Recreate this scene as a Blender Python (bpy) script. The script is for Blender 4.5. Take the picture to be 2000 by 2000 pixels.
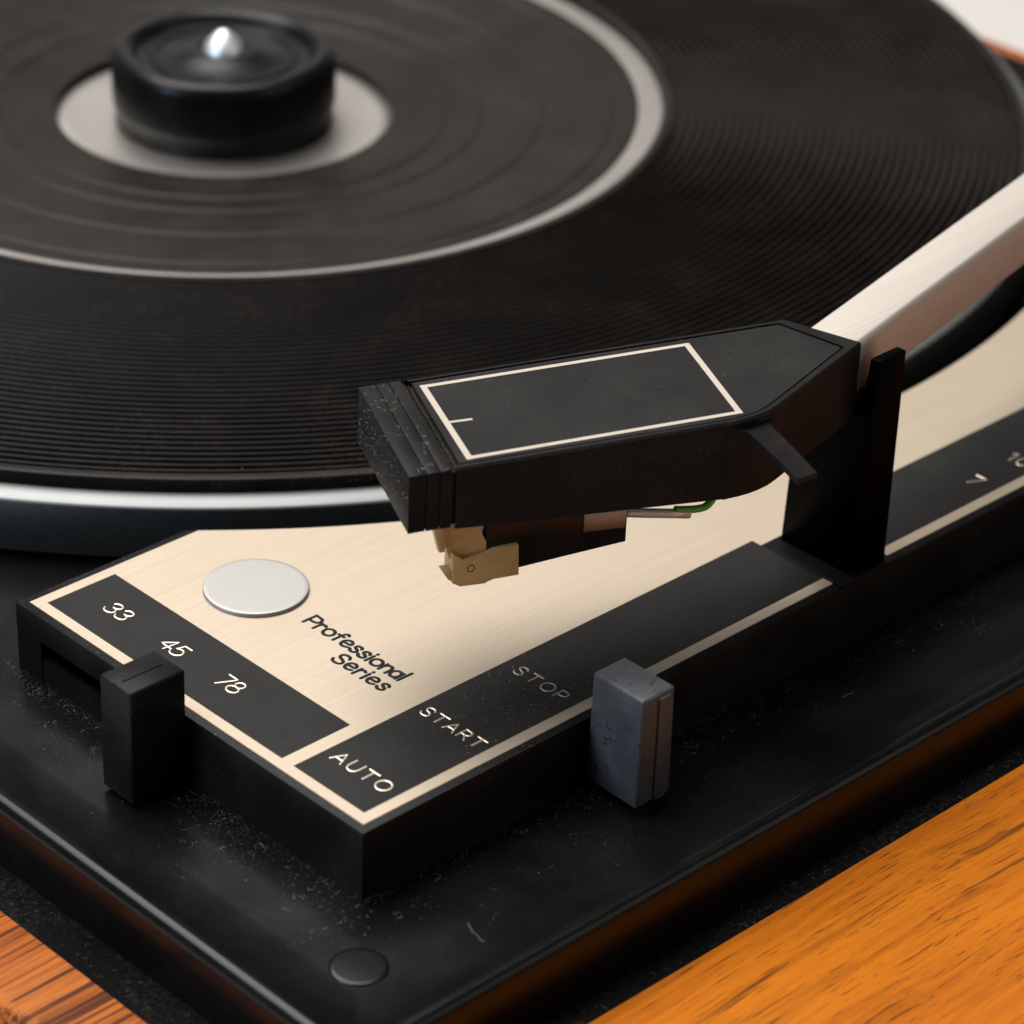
import bpy, bmesh, math, random
from mathutils import Vector, Matrix, noise as mnoise

for o in list(bpy.data.objects):
    bpy.data.objects.remove(o)
S = bpy.context.scene
COL = S.collection
MM = 0.001

# ------------------------------------------------------------------ camera
cam_d = bpy.data.cameras.new('camera')
cam = bpy.data.objects.new('camera', cam_d)
COL.objects.link(cam)
RX = Vector((0.72168219, -0.69136709, 0.03444375))
RY = Vector((0.32678084, 0.38412967, 0.8635153))
RZ = Vector((-0.61023692, -0.61192806, 0.50314506))
cam.matrix_world = Matrix(((RX.x, RY.x, RZ.x, -0.20519108),
                           (RX.y, RY.y, RZ.y, -0.22787778),
                           (RX.z, RY.z, RZ.z, 0.22065032),
                           (0, 0, 0, 1)))
cam_d.sensor_width = 36
cam_d.lens = 6379.03 / 2000 * 36
cam_d.clip_start = 0.01
cam_d.clip_end = 30
cam_d.dof.use_dof = True
cam_d.dof.focus_distance = 0.406
cam_d.dof.aperture_fstop = 26.0
S.camera = cam

# ------------------------------------------------------------------ light
w = bpy.data.worlds.new('World')
S.world = w
w.use_nodes = True
bg = w.node_tree.nodes['Background']
bg.inputs['Color'].default_value = (0.95, 0.93, 0.9, 1)
bg.inputs['Strength'].default_value = 0.04

def area(name, loc, target, sx, sy, power, color):
    d = bpy.data.lights.new(name, 'AREA')
    d.shape = 'RECTANGLE'; d.size = sx; d.size_y = sy
    d.energy = power; d.color = color
    o = bpy.data.objects.new(name, d); COL.objects.link(o)
    o.location = loc
    o.rotation_euler = (Vector(target) - Vector(loc)).to_track_quat('-Z', 'Y').to_euler()
    return o
area('softbox_key', (0.02, 0.60, 1.20), (0.07, 0.06, 0), 1.35, 0.95, 36, (1.0, 0.985, 0.96))
area('softbox_side', (-0.95, 0.25, 0.40), (0.05, 0.05, 0), 0.28, 0.20, 5.0, (0.60, 0.77, 1.0))

area('softbox_front', (0.55, -0.95, 0.55), (0.08, 0.02, 0), 1.1, 0.8, 2.2, (1.0, 0.95, 0.90))

S.view_settings.view_transform = 'Standard'
S.view_settings.look = 'None'
S.view_settings.exposure = 0
S.view_settings.gamma = 1
S.render.resolution_x = 1024
S.render.resolution_y = 1024

# ------------------------------------------------------------------ materials
def mat(name, base=(0.5, 0.5, 0.5), rough=0.5, metal=0.0, spec=0.5):
    m = bpy.data.materials.new(name); m.use_nodes = True
    b = m.node_tree.nodes['Principled BSDF']
    b.inputs['Base Color'].default_value = (*base, 1)
    b.inputs['Roughness'].default_value = rough
    b.inputs['Metallic'].default_value = metal
    b.inputs['Specular IOR Level'].default_value = spec
    return m, m.node_tree, b

def coords(nt, scale):
    tc = nt.nodes.new('ShaderNodeTexCoord'); mp = nt.nodes.new('ShaderNodeMapping')
    mp.inputs['Scale'].default_value = scale
    nt.links.new(tc.outputs['Object'], mp.inputs['Vector'])
    return mp.outputs['Vector']

def noise(nt, vec, scale=1.0, detail=3, rough=0.5, dist=0.0):
    n = nt.nodes.new('ShaderNodeTexNoise')
    n.inputs['Scale'].default_value = scale; n.inputs['Detail'].default_value = detail
    n.inputs['Roughness'].default_value = rough; n.inputs['Distortion'].default_value = dist
    nt.links.new(vec, n.inputs['Vector'])
    return n.outputs['Fac']

def ramp(nt, fac, stops):
    r = nt.nodes.new('ShaderNodeValToRGB')
    el = r.color_ramp.elements
    while len(el) < len(stops): el.new(0.5)
    for e, (p, c) in zip(el, stops):
        e.position = p
        e.color = (*c, 1) if len(c) == 3 else c
    nt.links.new(fac, r.inputs['Fac'])
    return r.outputs['Color']

def mixc(nt, fac, a, b, mode='MIX'):
    m = nt.nodes.new('ShaderNodeMix'); m.data_type = 'RGBA'; m.blend_type = mode
    for sock, v in ((m.inputs['Factor'], fac), (m.inputs['A'], a), (m.inputs['B'], b)):
        if hasattr(v, 'is_linked') or hasattr(v, 'links'): nt.links.new(v, sock)
        elif isinstance(v, tuple): sock.default_value = (*v, 1) if len(v) == 3 else v
        else: sock.default_value = v
    return m.outputs[2]

def fmap(nt, fac, a, b, lo=0.0, hi=1.0):
    m = nt.nodes.new('ShaderNodeMapRange')
    for i, v in zip(('From Min', 'From Max', 'To Min', 'To Max'), (lo, hi, a, b)):
        m.inputs[i].default_value = v
    nt.links.new(fac, m.inputs['Value'])
    return m.outputs['Result']

def bump(nt, b, height, strength, dist):
    n = nt.nodes.new('ShaderNodeBump')
    n.inputs['Strength'].default_value = strength; n.inputs['Distance'].default_value = dist
    nt.links.new(height, n.inputs['Height']); nt.links.new(n.outputs['Normal'], b.inputs['Normal'])

def black(name, base, rough, spec, dusty=0.25, grain=2500, dustcol=(0.09, 0.08, 0.07), bumpd=0.00002):
    """black plastic or paint: faint mottling, fine dust film, tiny relief"""
    m, nt, b = mat(name, base, rough, 0, spec)
    v = coords(nt, (1, 1, 1))
    big = noise(nt, v, 90, 4, 0.6)
    fine = noise(nt, v, grain, 2, 0.6)
    film = nt.nodes.new('ShaderNodeMath'); film.operation = 'MULTIPLY'
    nt.links.new(fmap(nt, big, 0, dusty, 0.40, 0.75), film.inputs[0])
    nt.links.new(fmap(nt, fine, 0, 1, 0.42, 0.72), film.inputs[1])
    nt.links.new(mixc(nt, film.outputs[0], base, dustcol), b.inputs['Base Color'])
    nt.links.new(fmap(nt, big, rough - 0.02, rough + 0.04, 0.3, 0.7), b.inputs['Roughness'])
    bump(nt, b, fine, 0.25, bumpd)
    return m

def wood(name, light, mid, dark, ring, pore_hi, seed, wob):
    m, nt, b = mat(name, mid, 0.42, 0, 0.08)
    tc = nt.nodes.new('ShaderNodeTexCoord')
    mp = nt.nodes.new('ShaderNodeMapping'); mp.inputs['Location'].default_value = (seed, seed * 0.7, 0)
    nt.links.new(tc.outputs['Object'], mp.inputs['Vector'])
    warp = nt.nodes.new('ShaderNodeTexNoise'); warp.inputs['Scale'].default_value = 14; warp.inputs['Detail'].default_value = 2
    nt.links.new(mp.outputs['Vector'], warp.inputs['Vector'])
    sub = nt.nodes.new('ShaderNodeVectorMath'); sub.operation = 'MULTIPLY_ADD'
    sub.inputs[1].default_value = (0, wob, wob)
    nt.links.new(warp.outputs['Color'], sub.inputs[0]); nt.links.new(mp.outputs['Vector'], sub.inputs[2])
    def sc(s):
        q = nt.nodes.new('ShaderNodeMapping'); q.inputs['Scale'].default_value = s
        nt.links.new(sub.outputs['Vector'], q.inputs['Vector']); return q.outputs['Vector']
    broad = noise(nt, sc((7, 75, 75)), 1, 4, 0.55)
    streak = noise(nt, sc((22, 720, 720)), 1, 4, 0.65)
    pore = noise(nt, sc((40, 3800, 3800)), 1, 3, 0.6)
    dk = noise(nt, sc(ring), 1, 3, 0.6, 0.3)
    c = mixc(nt, fmap(nt, broad, 0, 1, 0.3, 0.7), mid, light)
    c = mixc(nt, fmap(nt, streak, 0, 0.75, 0.42, 0.72), c, tuple(x * 0.62 for x in mid))
    c = mixc(nt, fmap(nt, dk, 0, pore_hi[2], pore_hi[0], pore_hi[1]), c, dark)
    c = mixc(nt, fmap(nt, pore, 0, 0.72, 0.60, 0.65), c, dark)
    nt.links.new(c, b.inputs['Base Color'])
    nt.links.new(fmap(nt, streak, 0.48, 0.6, 0.3, 0.7), b.inputs['Roughness'])
    bump(nt, b, pore, 0.35, 0.00008)
    return m

def brushed(name, base, rough, along='x', spread=0.06, aniso=0.0):
    m, nt, b = mat(name, base, rough, 1.0)
    s = (35, 3800, 3800) if along == 'x' else (3800, 35, 3800)
    n1 = noise(nt, coords(nt, s), 1, 3, 0.6)
    n2 = noise(nt, coords(nt, (9, 700, 700) if along == 'x' else (700, 9, 700)), 1, 3, 0.6)
    blot = noise(nt, coords(nt, (1, 1, 1)), 60, 4, 0.6)
    c = mixc(nt, fmap(nt, n1, 0, 1, 0.3, 0.7), tuple(x * (1 - spread) for x in base), tuple(min(1, x * (1 + spread)) for x in base))
    c = mixc(nt, fmap(nt, n2, 0, 0.5, 0.5, 0.75), c, tuple(x * (1 - 1.6 * spread) for x in base))
    nt.links.new(c, b.inputs['Base Color'])
    nt.links.new(fmap(nt, blot, rough - 0.015, rough + 0.02, 0.3, 0.7), b.inputs['Roughness'])
    bump(nt, b, n1, 0.25, 0.00001)
    return m

M = {}
M['wood_front'] = wood('orange wood veneer', (0.54, 0.155, 0.0055), (0.42, 0.102, 0.0025), (0.030, 0.010, 0.004), (12, 1000, 1000), (0.615, 0.68, 0.62), 0.31, 0.008)
M['wood_side'] = wood('streaked wood veneer', (0.50, 0.150, 0.030), (0.40, 0.096, 0.017), (0.050, 0.016, 0.011), (11, 1150, 1150), (0.51, 0.57, 0.88), 1.7, 0.003)
M['champagne'] = brushed('champagne brushed aluminium', (0.485, 0.405, 0.318), 0.60, 'x', 0.055)
M['cap'] = brushed('matt silver cap', (0.40, 0.385, 0.365), 0.57, 'x', 0.03)
M['rim'] = brushed('platter rim alloy', (0.24, 0.245, 0.24), 0.55, 'x', 0.02)
M['disc'] = brushed('turned alloy', (0.50, 0.47, 0.435), 0.40, 'x', 0.02)
M['arm'] = brushed('tonearm alloy', (0.60, 0.545, 0.49), 0.60, 'x', 0.05)
M['chrome'] = mat('worn steel', (0.92, 0.93, 0.95), 0.5, 1.0)[0]
M['side'] = brushed('dark anodised alloy', (0.24, 0.25, 0.24), 0.42, 'x', 0.15)
M['deck'] = black('satin black deck paint', (0.004, 0.004, 0.004), 0.23, 0.21, 0.12, 3000)
M['ledge'] = black('black painted ledge', (0.003, 0.003, 0.003), 0.7, 0.03, 0.22, 1800)
M['plastic'] = black('black moulded plastic', (0.0055, 0.0055, 0.0055), 0.38, 0.10, 0.35, 4000)
M['print'] = black('black printed field', (0.014, 0.013, 0.012), 0.42, 0.15, 0.25, 3500)
M['rubber'] = black('black rubber', (0.0085, 0.0064, 0.0049), 0.40, 0.14, 0.35, 1500, (0.10, 0.08, 0.065))
M['hub'] = black('black hub plastic', (0.004, 0.004, 0.004), 0.32, 0.2, 0.2, 1500)
M['post'] = black('deep black post plastic', (0.0012, 0.0012, 0.0011), 0.3, 0.012, 0.0, 2500)
M['shell'] = black('matt black headshell', (0.008, 0.0075, 0.0072), 0.46, 0.09, 0.4, 4000)
M['plate'] = black('black anodised label plate', (0.012, 0.0112, 0.0102), 0.42, 0.14, 0.35, 3500)
M['cream_print'] = mat('cream printing ink', (0.50, 0.43, 0.35), 0.5, 0.0, 0.4)[0]
M['silver_print'] = mat('engraved bare metal lettering', (0.74, 0.64, 0.52), 0.42, 1.0)[0]
M['dim_print'] = mat('worn metal lettering', (0.44, 0.38, 0.32), 0.5, 1.0)[0]
M['black_print'] = mat('raised black ink', (0.008, 0.009, 0.010), 0.55, 0.0, 0.15)[0]
M['brown'] = None
m_, nt_, b_ = mat('tan stylus plastic', (0.5, 0.3, 0.12), 0.5, 0, 0.4)
v_ = coords(nt_, (1, 1, 1))
nt_.links.new(mixc(nt_, fmap(nt_, noise(nt_, v_, 700, 3), 0, 0.5, 0.5, 0.75), (0.58, 0.36, 0.145), (0.44, 0.27, 0.11)), b_.inputs['Base Color'])
b_.inputs['Subsurface Weight'].default_value = 0.05
M['brown'] = m_
M['cart'] = black('glossy black cartridge', (0.006, 0.006, 0.006), 0.28, 0.3, 0.5, 5000)
M['clip'] = brushed('dull metal clip', (0.28, 0.26, 0.25), 0.42, 'x', 0.05)
m_, nt_, b_ = mat('clear sleeve', (0.75, 0.70, 0.62), 0.25, 0, 0.5)
b_.inputs['Transmission Weight'].default_value = 0.35
M['sleeve'] = m_
M['green'] = mat('green wire insulation', (0.12, 0.42, 0.03), 0.35, 0, 0.5)[0]
# scuffed grey start lever: worn blue-grey bloom with dark scratches
m_, nt_, b_ = mat('scuffed grey plastic', (0.06, 0.06, 0.065), 0.42, 0, 0.4)
v_ = coords(nt_, (1, 1, 1))
sc_ = noise(nt_, v_, 330, 2, 0.5, 0.8)
sp_ = noise(nt_, v_, 170, 4, 0.6, 0.3)
gr_ = noise(nt_, coords(nt_, (2600, 2600, 160)), 1, 3, 0.6)
c_ = mixc(nt_, fmap(nt_, sp_, 0, 1, 0.35, 0.68), (0.046, 0.048, 0.053), (0.070, 0.073, 0.080))
c_ = mixc(nt_, fmap(nt_, gr_, 0, 0.35, 0.5, 0.75), c_, (0.10, 0.10, 0.105))
ab_ = nt_.nodes.new('ShaderNodeMath'); ab_.operation = 'COMPARE'
ab_.inputs[1].default_value = 0.52; ab_.inputs[2].default_value = 0.012
nt_.links.new(sc_, ab_.inputs[0])
mk_ = nt_.nodes.new('ShaderNodeMath'); mk_.operation = 'MULTIPLY'
nt_.links.new(ab_.outputs[0], mk_.inputs[0]); nt_.links.new(fmap(nt_, sp_, 0, 0.9, 0.50, 0.58), mk_.inputs[1])
c_ = mixc(nt_, mk_.outputs[0], c_, (0.010, 0.010, 0.014))
nt_.links.new(c_, b_.inputs['Base Color'])
nt_.links.new(fmap(nt_, sp_, 0.38, 0.55, 0.3, 0.7), b_.inputs['Roughness'])
bump(nt_, b_, gr_, 0.2, 0.00002)
M['scuffed'] = m_
m_, nt_, b_ = mat('white table top', (0.62, 0.59, 0.565), 0.6, 0, 0.3)
v_ = coords(nt_, (1, 1, 1))
nt_.links.new(mixc(nt_, noise(nt_, v_, 6, 4), (0.56, 0.53, 0.50), (0.575, 0.545, 0.515)), b_.inputs['Base Color'])
M['table'] = m_
M['dust_pale'] = mat('pale dust', (0.55, 0.50, 0.44), 0.9, 0, 0.1)[0]
M['dust_brown'] = mat('brown dust', (0.27, 0.19, 0.11), 0.9, 0, 0.1)[0]
M['dust_grey'] = mat('grey lint', (0.15, 0.14, 0.125), 0.9, 0, 0.1)[0]

# ------------------------------------------------------------------ object helpers
BASE_Z = -92.0
def link(o, parent=None, sub=False):
    COL.objects.link(o)
    if parent is not None:
        o.parent = parent
        if parent.type == 'EMPTY':
            o.location = -parent.location
    return o

def mesh_obj(name, verts, faces, m, parent=None, smooth=False, mm=True):
    me = bpy.data.meshes.new(name)
    k = MM if mm else 1
    me.from_pydata([(x * k, y * k, z * k) for x, y, z in verts], [], faces)
    me.materials.append(M[m])
    if smooth:
        me.polygons.foreach_set('use_smooth', [True] * len(me.polygons))
    me.update()
    return link(bpy.data.objects.new(name, me), parent)

def bm_obj(name, bm, m, parent=None, smooth_angle=None):
    me = bpy.data.meshes.new(name)
    bmesh.ops.recalc_face_normals(bm, faces=bm.faces[:])
    bmesh.ops.scale(bm, vec=(MM, MM, MM), verts=bm.verts[:])
    bm.to_mesh(me); bm.free()
    me.materials.append(M[m])
    if smooth_angle:
        me.polygons.foreach_set('use_smooth', [True] * len(me.polygons))
        me.set_sharp_from_angle(angle=math.radians(smooth_angle))
    return link(bpy.data.objects.new(name, me), parent)

def add_prism(bm, poly, z0, z1, bevel=0.0, seg=2, only_top=False):
    """poly in mm; z0/z1 numbers or lists per vertex"""
    n = len(poly)
    Z0 = z0 if isinstance(z0, (list, tuple)) else [z0] * n
    Z1 = z1 if isinstance(z1, (list, tuple)) else [z1] * n
    b = [bm.verts.new((p[0], p[1], Z0[i])) for i, p in enumerate(poly)]
    t = [bm.verts.new((p[0], p[1], Z1[i])) for i, p in enumerate(poly)]
    fs = [bm.faces.new(t), bm.faces.new(b[::-1])]
    for i in range(n):
        j = (i + 1) % n
        fs.append(bm.faces.new((b[i], b[j], t[j], t[i])))
    if bevel:
        te = [e for e in fs[0].edges]
        if not only_top:
            te += [e for f in fs[2:] for e in f.edges if e not in te and e not in fs[1].edges[:]]
            te += [e for e in fs[1].edges]
        bmesh.ops.bevel(bm, geom=list(set(te)), offset=bevel, segments=seg, profile=0.5, affect='EDGES', clamp_overlap=True)
    return bm

def prism(name, poly, z0, z1, m, parent=None, bevel=0.0, seg=2, only_top=False, smooth=35):
    bm = bmesh.new()
    add_prism(bm, poly, z0, z1, bevel, seg, only_top)
    return bm_obj(name, bm, m, parent, smooth if bevel else None)

def rect(x0, y0, x1, y1):
    return [(x0, y0), (x1, y0), (x1, y1), (x0, y1)]

def lathe(name, prof, m, parent=None, seg=256, c=(0, 0), smooth=40, close=False, rmod=None):
    verts, faces = [], []
    n = len(prof)
    for k in range(seg):
        a = 2 * math.pi * k / seg
        for i, (r, z) in enumerate(prof):
            rr = r * (rmod(a, r, z) if rmod else 1)
            verts.append((c[0] + rr * math.cos(a), c[1] + rr * math.sin(a), z))
    for k in range(seg):
        k2 = (k + 1) % seg
        for i in range(n - 1):
            faces.append((k * n + i, k2 * n + i, k2 * n + i + 1, k * n + i + 1))
    o = mesh_obj(name, verts, faces, m, parent, True)
    bm = bmesh.new(); bm.from_mesh(o.data)
    bmesh.ops.remove_doubles(bm, verts=bm.verts[:], dist=1e-7)
    bmesh.ops.recalc_face_normals(bm, faces=bm.faces[:])
    bm.to_mesh(o.data); bm.free()
    o.data.set_sharp_from_angle(angle=math.radians(smooth))
    return o

def catmull(pts, n=6, closed=False):
    out = []
    N = len(pts)
    rng = range(N) if closed else range(N - 1)
    for i in rng:
        if closed:
            p = [pts[(i + k - 1) % N] for k in range(4)]
        else:
            p = [pts[max(0, i - 1)], pts[i], pts[i + 1], pts[min(N - 1, i + 2)]]
        for k in range(n):
            t = k / n
            out.append(tuple(0.5 * (2 * p[1][d] + (p[2][d] - p[0][d]) * t + (2 * p[0][d] - 5 * p[1][d] + 4 * p[2][d] - p[3][d]) * t * t
                                    + (3 * p[1][d] - p[0][d] - 3 * p[2][d] + p[3][d]) * t ** 3) for d in range(len(pts[0]))))
    if not closed: out.append(tuple(pts[-1]))
    return out

def add_tube(verts, faces, path, r, sides=6, closed_ends=True, taper=None):
    base = len(verts)
    n = len(path)
    for i, p in enumerate(path):
        a = Vector(path[max(0, i - 1)]); b = Vector(path[min(n - 1, i + 1)])
        t = (b - a)
        t = t.normalized() if t.length > 1e-9 else Vector((1, 0, 0))
        up = Vector((0, 0, 1)) if abs(t.z) < 0.9 else Vector((1, 0, 0))
        s = t.cross(up).normalized(); u = s.cross(t)
        rr = r * (taper(i / (n - 1)) if taper else 1)
        for k in range(sides):
            an = 2 * math.pi * k / sides
            q = Vector(p) + (s * math.cos(an) + u * math.sin(an)) * rr
            verts.append(tuple(q))
    for i in range(n - 1):
        for k in range(sides):
            k2 = (k + 1) % sides
            faces.append((base + i * sides + k, base + i * sides + k2, base + (i + 1) * sides + k2, base + (i + 1) * sides + k))
    if closed_ends:
        faces.append(tuple(base + k for k in range(sides))[::-1])
        faces.append(tuple(base + (n - 1) * sides + k for k in range(sides)))

# ------------------------------------------------------------------ stroke lettering
def ell(cx, cy, rx, ry, n=20):
    return ('c', [(cx + rx * math.cos(2 * math.pi * k / n), cy + ry * math.sin(2 * math.pi * k / n)) for k in range(n)])
GL = {
 'A': (0.88, [('l', [(0, 0), (0.44, 1), (0.88, 0)]), ('l', [(0.15, 0.34), (0.73, 0.34)])]),
 'U': (0.80, [('s', [(0, 1), (0, 0.7), (0, 0.42), (0.1, 0.12), (0.4, 0), (0.7, 0.12), (0.8, 0.42), (0.8, 0.7), (0.8, 1)])]),
 'T': (0.86, [('l', [(0, 1), (0.86, 1)]), ('l', [(0.43, 1), (0.43, 0)])]),
 'O': (1.0, [ell(0.5, 0.5, 0.5, 0.5)]),
 'S': (0.72, [('s', [(0.70, 0.82), (0.58, 0.96), (0.38, 1.0), (0.15, 0.93), (0.06, 0.75), (0.17, 0.58), (0.38, 0.51), (0.61, 0.42), (0.71, 0.24), (0.6, 0.06), (0.36, 0), (0.12, 0.05), (0, 0.2)])]),
 'R': (0.74, [('l', [(0, 0), (0, 1)]), ('s', [(0, 1), (0.36, 1), (0.6, 0.93), (0.68, 0.74), (0.6, 0.56), (0.36, 0.48), (0, 0.48)]), ('l', [(0.36, 0.48), (0.74, 0)])]),
 'P': (0.68, [('l', [(0, 0), (0, 1)]), ('s', [(0, 1), (0.36, 1), (0.6, 0.93), (0.68, 0.72), (0.6, 0.51), (0.36, 0.43), (0, 0.43)])]),
 '3': (0.74, [('s', [(0.05, 0.83), (0.18, 0.96), (0.4, 1.0), (0.62, 0.92), (0.68, 0.75), (0.58, 0.59), (0.32, 0.54)]), ('s', [(0.32, 0.54), (0.6, 0.48), (0.74, 0.28), (0.65, 0.08), (0.38, 0), (0.13, 0.04), (0, 0.2)])]),
 '4': (0.78, [('l', [(0.55, 0), (0.55, 1), (0, 0.29), (0.78, 0.29)])]),
 '5': (0.72, [('l', [(0.66, 1), (0.16, 1), (0.09, 0.55)]), ('s', [(0.09, 0.55), (0.32, 0.64), (0.57, 0.57), (0.72, 0.33), (0.6, 0.08), (0.34, 0), (0.1, 0.05), (0, 0.17)])]),
 '7': (0.66, [('l', [(0, 1), (0.66, 1), (0.16, 0)])]),
 '8': (0.70, [ell(0.35, 0.76, 0.26, 0.24), ell(0.35, 0.27, 0.35, 0.27)]),
 '1': (0.28, [('l', [(0, 0.78), (0.24, 1), (0.24, 0)])]),
 '0': (0.66, [ell(0.33, 0.5, 0.33, 0.5)]),
 'r': (0.42, [('l', [(0.02, 0), (0.02, 0.68)]), ('s', [(0.02, 0.38), (0.1, 0.58), (0.26, 0.69), (0.42, 0.62)])]),
 'o': (0.70, [ell(0.35, 0.35, 0.35, 0.35)]),
 'f': (0.50, [('s', [(0.52, 0.93), (0.40, 1.02), (0.25, 0.92), (0.2, 0.7), (0.2, 0.35), (0.2, 0)]), ('l', [(0, 0.64), (0.42, 0.64)])]),
 'e': (0.64, [('s', [(0.04, 0.33), (0.3, 0.36), (0.6, 0.40), (0.55, 0.6), (0.33, 0.7), (0.1, 0.6), (0, 0.34), (0.1, 0.09), (0.34, 0), (0.62, 0.12)])]),
 's': (0.54, [('s', [(0.52, 0.57), (0.42, 0.68), (0.25, 0.69), (0.1, 0.6), (0.12, 0.45), (0.28, 0.37), (0.47, 0.27), (0.5, 0.12), (0.35, 0.0), (0.14, 0.01), (0, 0.13)])]),
 'i': (0.08, [('l', [(0.04, 0), (0.04, 0.66)]), ('l', [(0.04, 0.93), (0.04, 0.95)])]),
 'n': (0.56, [('l', [(0, 0), (0, 0.68)]), ('s', [(0, 0.38), (0.12, 0.6), (0.32, 0.69), (0.5, 0.6), (0.56, 0.38), (0.56, 0)])]),
 'a': (0.62, [('s', [(0.58, 0.4), (0.5, 0.62), (0.3, 0.69), (0.08, 0.58), (0, 0.34), (0.08, 0.08), (0.28, 0), (0.48, 0.1), (0.58, 0.34)]), ('l', [(0.6, 0.68), (0.6, 0)])]),
 'l': (0.06, [('l', [(0.03, 0), (0.03, 1.04)])]),
}
def lettering(name, text, base_x, cap, y_from, y_to, width, m, parent, z=0.03, height=0.05, slant=0.0, jit=0.0):
    """reads along -Y, letters stand towards +X, on the panel top"""
    span = (y_from - y_to) / cap
    tot = sum(GL[ch][0] for ch in text)
    gap = (span - tot) / max(1, len(text) - 1)
    verts, faces = [], []
    rng = random.Random(text)
    pen = 0.0
    kk = 0
    for ch in text:
        wd, strokes = GL[ch]
        dy = rng.uniform(-jit, jit)
        for kind, pts in strokes:
            closed = kind == 'c'
            P = catmull(pts, 5, closed) if kind in 'sc' else pts
            if closed: P = P + [P[0]]
            Q = []
            for gx, gy in P:
                gx2 = pen + gx + slant * gy
                Q.append((base_x + (gy + dy) * cap, y_from - gx2 * cap))
            if kind == 'l':          # densify straight strokes and round their corners a little
                R_ = []
                for i in range(len(Q) - 1):
                    a, b = Q[i], Q[i + 1]
                    for k in range(4): R_.append((a[0] + (b[0] - a[0]) * k / 4, a[1] + (b[1] - a[1]) * k / 4))
                Q = R_ + [Q[-1]]
            zz = z + 0.0015 * kk; kk = (kk + 1) % 5
            rings = []
            n = len(Q)
            def tang(i):
                a = Q[max(0, i - 1)]; b = Q[min(n - 1, i + 1)]
                if closed and i in (0, n - 1): a, b = Q[-2], Q[1]
                t = Vector((b[0] - a[0], b[1] - a[1])); return t.normalized() if t.length > 1e-9 else Vector((1, 0))
            if not closed:
                t = tang(0)
                for an in (80, 50, 25): rings.append((Q[0][0] - t.x * width / 2 * math.sin(math.radians(an)), Q[0][1] - t.y * width / 2 * math.sin(math.radians(an)), t, math.cos(math.radians(an))))
            for i in range(n): rings.append((Q[i][0], Q[i][1], tang(i), 1))
            if not closed:
                t = tang(n - 1)
                for an in (25, 50, 80): rings.append((Q[-1][0] + t.x * width / 2 * math.sin(math.radians(an)), Q[-1][1] + t.y * width / 2 * math.sin(math.radians(an)), t, math.cos(math.radians(an))))
            b0 = len(verts)
            for x, y, t, s in rings:
                nx, ny = -t.y, t.x
                for off, h in ((-0.5, 0), (-0.36, 0.8), (0, 1), (0.36, 0.8), (0.5, 0)):
                    verts.append((x + nx * off * width * s, y + ny * off * width * s, zz + (h * height if h else -0.02)))
            for i in range(len(rings) - 1):
                for k in range(4):
                    faces.append((b0 + i * 5 + k, b0 + (i + 1) * 5 + k, b0 + (i + 1) * 5 + k + 1, b0 + i * 5 + k + 1))
        pen += wd + gap
    return mesh_obj(name, verts, faces, m, parent, True)

def part_empty_free(o, label): o['label'] = label; return o

# ------------------------------------------------------------------ table
TZ = BASE_Z
bm = bmesh.new()
add_prism(bm, rect(-900, -900, 2100, 2100), TZ - 30, TZ, 6, 3)
tb = bm_obj('table_top', bm, 'table', None, 35)
tb['kind'] = 'structure'; tb['label'] = 'plain white table top under and behind the record player'
# unseen low white sweep, added to give deck lip and rim a pale reflection
prof_b = [(0, 0)] + [(300 * math.sin(k / 12 * math.pi / 2), 300 - 300 * math.cos(k / 12 * math.pi / 2)) for k in range(1, 13)] + [(300, 620)]
verts, faces = [], []
nd = Vector((0.7071, 0.7071)); nt2 = Vector((-0.7071, 0.7071))
for side in (-1300, 1300):
    for d, z in prof_b:
        q = Vector((123, 175)) + nd * (900 + d) + nt2 * side
        verts.append((q.x, q.y, TZ + 4 + z))
nb = len(prof_b)
for i in range(nb - 1): faces.append((i, i + 1, nb + i + 1, nb + i))
bd = mesh_obj('reflection_backdrop', verts, faces, 'table', None, True)
sol = bd.modifiers.new('thickness', 'SOLIDIFY'); sol.thickness = 0.003
bd['kind'] = 'structure'; bd['label'] = 'unseen white paper sweep added behind the table for its reflections'

# ------------------------------------------------------------------ turntable root
tt = bpy.data.objects.new('record_player', None)
tt.empty_display_size = 0.05
COL.objects.link(tt)
tt.location = (0.12, 0.15, BASE_Z * MM)
tt['label'] = 'vintage black record player with champagne control panel set in an orange wood plinth'
tt['category'] = 'record player'

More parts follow.
